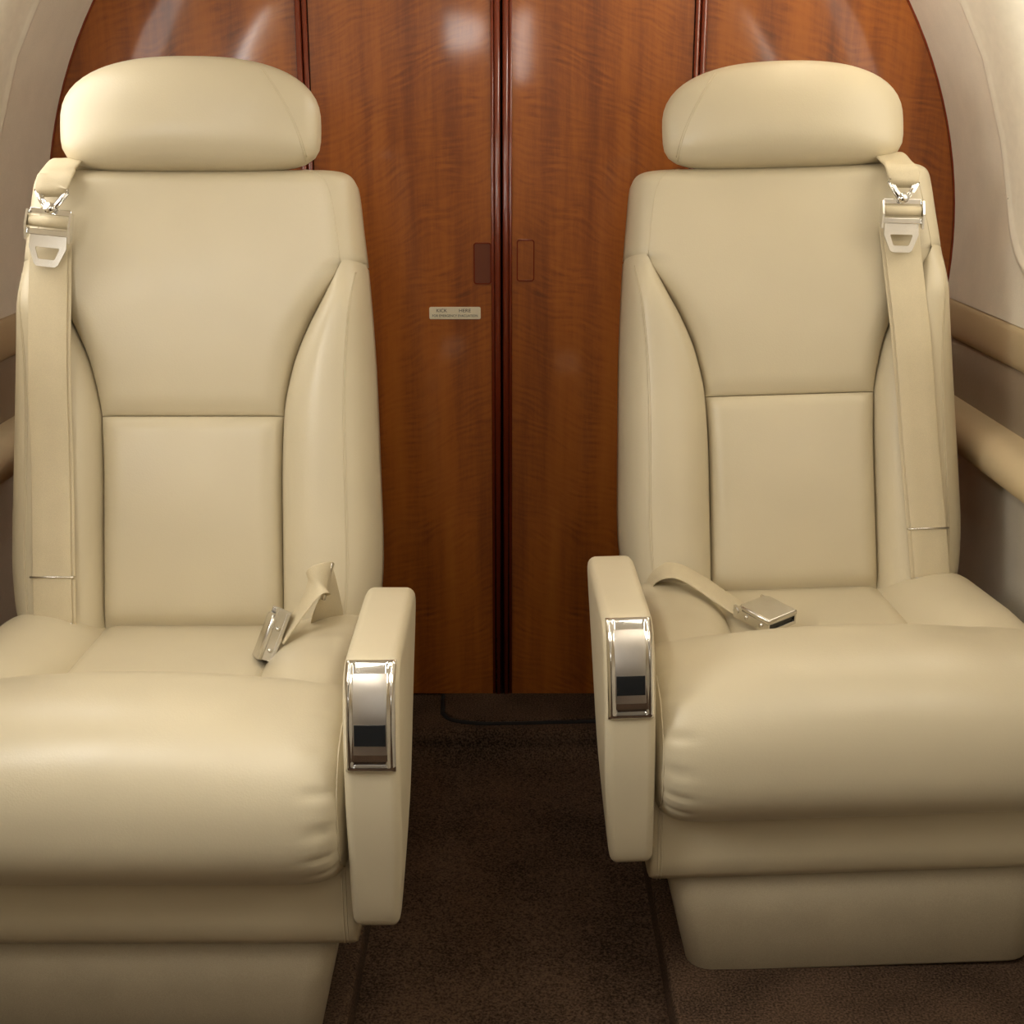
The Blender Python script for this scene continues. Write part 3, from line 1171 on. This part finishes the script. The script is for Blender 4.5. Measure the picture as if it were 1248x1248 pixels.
    def bs(t):
        k = (p0[1] - t) / (p0[1] - p1[1])
        return p0[0] + (p1[0] - p0[0]) * k

    def bh(t):
        return 0.0595 - 0.010 * max(0, (t - 0.36) / 0.14) ** 1.3 + 0.0015 * math.sin(t * 23)
    tl = [p0[1] + 0.02 + (p1[1] - p0[1] - 0.02) * k / 40 for k in range(41)]
    bm = bmesh.new()
    ribbon(bm, [B(bs(t), t, bh(t)) for t in tl], [L((1, 0.0, 0))] * 41, wd, 0.0022)
    sb = obj('shoulder_belt', bm, 'webbing', root)
    sb['label'] = 'cream webbing shoulder belt with polished steel end fitting'
    # second layer, slightly offset, that folds back under the keeper
    bm = bmesh.new()
    ribbon(bm, [B(bs(t) + 0.004, t, bh(t) - 0.004) for t in tl], [L((1, 0, 0))] * 41, wd, 0.002)
    obj('belt_underlayer', bm, 'webbing', sb)
    bm = bmesh.new()
    kp = bs(keep_t)
    tube(bm, [B(kp - wd / 2 - .003, keep_t, bh(keep_t) - .006), B(kp - wd / 2 - .003, keep_t, bh(keep_t) + .0025), B(kp + wd / 2 + .003, keep_t, bh(keep_t) + .0025), B(kp + wd / 2 + .003, keep_t, bh(keep_t) - .006)], 0.0013, 8)
    obj('belt_keeper', bm, 'steel', sb)
    bm = bmesh.new()
    prism(bm, rrect(wd / 2, 0.006, 0.002), lambda a, b, d: B(bs(0.0) + a, p1[1] - 0.002 + b + 0.10 * a, bh(0.0) + 0.001 + d), 0, 0.002, 0.0005)
    obj('belt_end_tag', bm, 'steel', sb)
    # end fitting: slotted tongue plate, webbing bar with cheeks, forked clip
    cs = p0[0] + (0.006 if m > 0 else 0.005)
    ct = 0.523
    tilt = math.radians(-6 if m > 0 else 3)

    def CP(a, b, d):
        a2 = a * math.cos(tilt) - b * math.sin(tilt)
        b2 = a * math.sin(tilt) + b * math.cos(tilt)
        return B(cs + a2, ct + b2, 0.062 + d)
    outer = [(-0.024, 0.012), (-0.025, -0.012), (-0.016, -0.034), (-0.012, -0.037), (0.012, -0.037), (0.016, -0.034), (0.025, -0.012), (0.024, 0.012)]
    inner = [(-0.0155, -0.0115), (-0.0160, -0.0135), (-0.0115, -0.0262), (-0.0095, -0.0275), (0.0095, -0.0275), (0.0115, -0.0262), (0.0160, -0.0135), (0.0155, -0.0115)]
    bm = bmesh.new()
    prism(bm, outer, CP, 0.0, 0.0035, 0, hole=inner)
    tp = obj('tongue_plate', bm, 'steel', sb, smooth=False)
    bm = bmesh.new()
    for sg in (-1, 1):
        o_ = [(0.002, -0.002), (0.036, 0.0), (0.036, 0.010), (0.016, 0.014), (-0.004, 0.008)]
        prism(bm, o_, lambda b, d, x: CP(sg * (0.0275 + x), b, d), 0.0, 0.003, 0)
    rbox_pts = rrect(0.0275, 0.004, 0.001)
    prism(bm, [(a, b + 0.008) for a, b in rbox_pts], CP, 0.0, 0.006, 0.001)
    prism(bm, [(a, b + 0.036) for a, b in rrect(0.0275, 0.004, 0.001)], CP, -0.002, 0.004, 0.001)
    obj('belt_frame', bm, 'chrome', sb, smooth=False)
    bm = bmesh.new()
    tube(bm, [CP(-0.026, 0.022, 0.004), CP(0.026, 0.022, 0.004)], 0.0075, 14)
    obj('webbing_roll', bm, 'webbing', sb)
    bm = bmesh.new()
    for sg in (-1, 1):
        pth = smooth_path([CP(0.004 * sg, 0.040, 0.006), CP(0.012 * sg, 0.050, 0.008), CP(0.020 * sg, 0.064, 0.006)], 5)
        ribbon(bm, pth, [bvec(1)] * len(pth), 0.005, 0.008)
    tube(bm, [CP(0.0, 0.040, 0.002), CP(0.0, 0.040, 0.012)], 0.0075, 14)
    tube(bm, [CP(-0.021, 0.066, 0.005), CP(0.021, 0.066, 0.005)], 0.0035, 8)
    obj('fork_clip', bm, 'chrome', sb, smooth=True)
    bm = bmesh.new()
    lp = [CP(0.0, 0.058, 0.000), CP(0.0, 0.062, 0.009), CP(0.0, 0.070, 0.010), CP(0.004, 0.086, 0.004)]
    e0 = -0.178 if m > 0 else -0.165
    lp += [B(e0 + 0.006, 0.622, 0.036), B(e0 + 0.014, 0.642, 0.008), B(e0 + 0.018, 0.640, -0.05), B(e0 + 0.018, 0.60, -0.125)]
    lp = smooth_path(lp, 6)
    ribbon(bm, lp, [L((1, 0, 0.05))] * len(lp), [0.034 + 0.012 * min(1, i / 14) for i in range(len(lp))], 0.004)
    obj('anchor_strap', bm, 'webbing', sb)

    # ---- lap belt at the aisle side
    if m > 0:
        bm = bmesh.new()
        pts = [UL(at_y(396, 785, 1.700)), UL(at_y(398, 760, 1.672)), UL(at_y(398, 738, 1.652)), UL(at_y(400, 708, 1.634))]
        pth = smooth_path(pts, 8)
        n_ = len(pth)
        wa = (UL(at_y(425, 757, 1.672)) - UL(at_y(358, 772, 1.655))).normalized()
        wb = (UL(at_y(405, 682, 1.640)) - UL(at_y(394, 734, 1.622))).normalized()
        ribbon(bm, [L(p) for p in pth], [L(wa.lerp(wb, (i / (n_ - 1)) ** 1.3)) for i in range(n_)], 0.048, 0.0024)
        lb = obj('lap_belt', bm, 'webbing', root)
        bm = bmesh.new()
        pts = [UL(at_y(402, 706, 1.632)), UL(at_y(399, 705, 1.622)), UL(at_y(389, 709, 1.613)), UL(at_y(380, 722, 1.609)), UL(at_y(366, 745, 1.605)), UL(at_y(352, 765, 1.602)), UL(at_y(345, 775, 1.602))]
        pth = smooth_path(pts, 6)
        n_ = len(pth)
        wc = Vector((0.30, 0.85, 0.10)).normalized()
        ribbon(bm, [L(p) for p in pth], [L(wb.lerp(-wc, min(1, max(0, (i / n_ - 0.25) / 0.4)))) for i in range(n_)], 0.044, 0.0024)
        obj('belt_fold', bm, 'webbing', lb)
        # upright buckle
        bc = UL(at_y(331, 772, 1.600))
        ax = (UL(at_y(344, 744, 1.612)) - UL(at_y(322, 803, 1.588))).normalized()
    else:
        pts = [UL(at_y(792, 735, 1.85)), UL(at_y(790, 712, 1.835)), UL(at_y(803, 699, 1.82)), UL(at_y(826, 697, 1.80)), UL(at_y(850, 708, 1.785)), UL(at_y(875, 725, 1.765)), UL(at_y(905, 745, 1.745))]
        pth = smooth_path(pts, 8)
        bm = bmesh.new()
        w0 = (UL(at_z(912, 727, 0.425)) - UL(at_z(888, 748, 0.425))).normalized()
        w1 = Vector((0.3, -0.9, 0.3)).normalized()
        n_ = len(pth)
        ribbon(bm, [L(p) for p in pth], [L(w1.lerp(w0, min(1, i / (n_ * .7)))) for i in range(n_)], 0.046, 0.0024)
        lb = obj('lap_belt', bm, 'webbing', root)
        bc = UL(at_z(932, 747, 0.418))
        ax = (UL(at_z(911, 730, 0.422)) - UL(at_z(953, 752, 0.416))).normalized()
    lb['label'] = 'cream webbing lap belt with metal buckle'
    # buckle frame: ax = towards the strap, side, up
    if m > 0:
        nrm = Vector((-0.9, 0.30, 0.15))
    else:
        nrm = Vector((0, 0.12, 1))
    side = ax.cross(nrm).normalized()
    nrm = side.cross(ax).normalized()

    def BK(a, b, d):
        return L(bc + ax * a + side * b + nrm * d)
    ln, wh = (0.034, 0.019) if m > 0 else (0.033, 0.027)
    bm = bmesh.new()
    o_ = [(ln * 0.75, wh * 0.8), (ln * 0.5, wh), (-ln, wh), (-ln - .002, wh * .8), (-ln - .002, -wh * .8), (-ln, -wh), (ln * .5, -wh), (ln * .75, -wh * .8)]
    prism(bm, o_, BK, 0.004, 0.011, 0.003)
    bk_ = obj('buckle_cover', bm, 'steel', lb)
    bm = bmesh.new()
    prism(bm, rrect(ln, wh * 0.98, 0.003), BK, -0.011, -0.006, 0.001)
    for sg in (-1, 1):
        prism(bm, [(ln, -0.011), (ln, 0.007), (-ln, 0.009), (-ln, -0.011)], lambda a, d, x: BK(a, sg * (wh - 0.002) + x, d), -0.0015, 0.0015, 0)
    tube(bm, [BK(ln * 0.85, -wh - .001, 0.0), BK(ln * 0.85, wh + .001, 0.0)], 0.0045, 12)
    obj('buckle_frame', bm, 'steel', lb, smooth=False)
    bm = bmesh.new()
    prism(bm, rrect(ln * .92, wh * .86, 0.002), BK, -0.006, 0.004, 0)
    obj('buckle_slot', bm, 'black', lb, smooth=False)
    for a in (-0.6, 0.25):
        for sg in (-1, 1):
            bm = bmesh.new()
            tube(bm, [BK(ln * a, sg * (wh - .001), -0.002), BK(ln * a, sg * (wh + 0.001), -0.002)], 0.003, 10)
            obj('rivet', bm, 'steel', lb)
    if m > 0:
        # slide adjuster at the top of the fold
        c0, c1 = UL(at_y(403, 686, 1.630)), UL(at_y(394, 731, 1.622))
        bm = bmesh.new()
        dv = Vector((0.004, 0.004, 0))
        tube(bm, [L(c0), L(c1)], 0.0028, 8)
        obj('belt_adjuster', bm, 'steel', lb)
    return root


sl = make_seat(1, (-0.440, 1.709, 0), 0.0, 0.0, 'left')
tag(sl, 'cream leather cabin seat with its lap buckle propped upright in the seat corner', 'seat', group='aft cabin seats')
sr = make_seat(-1, (0.433, 1.860, 0), math.radians(1.0), math.radians(-1.6), 'right')
tag(sr, 'cream leather cabin seat with its lap buckle lying flat on the cushion', 'seat', group='aft cabin seats')
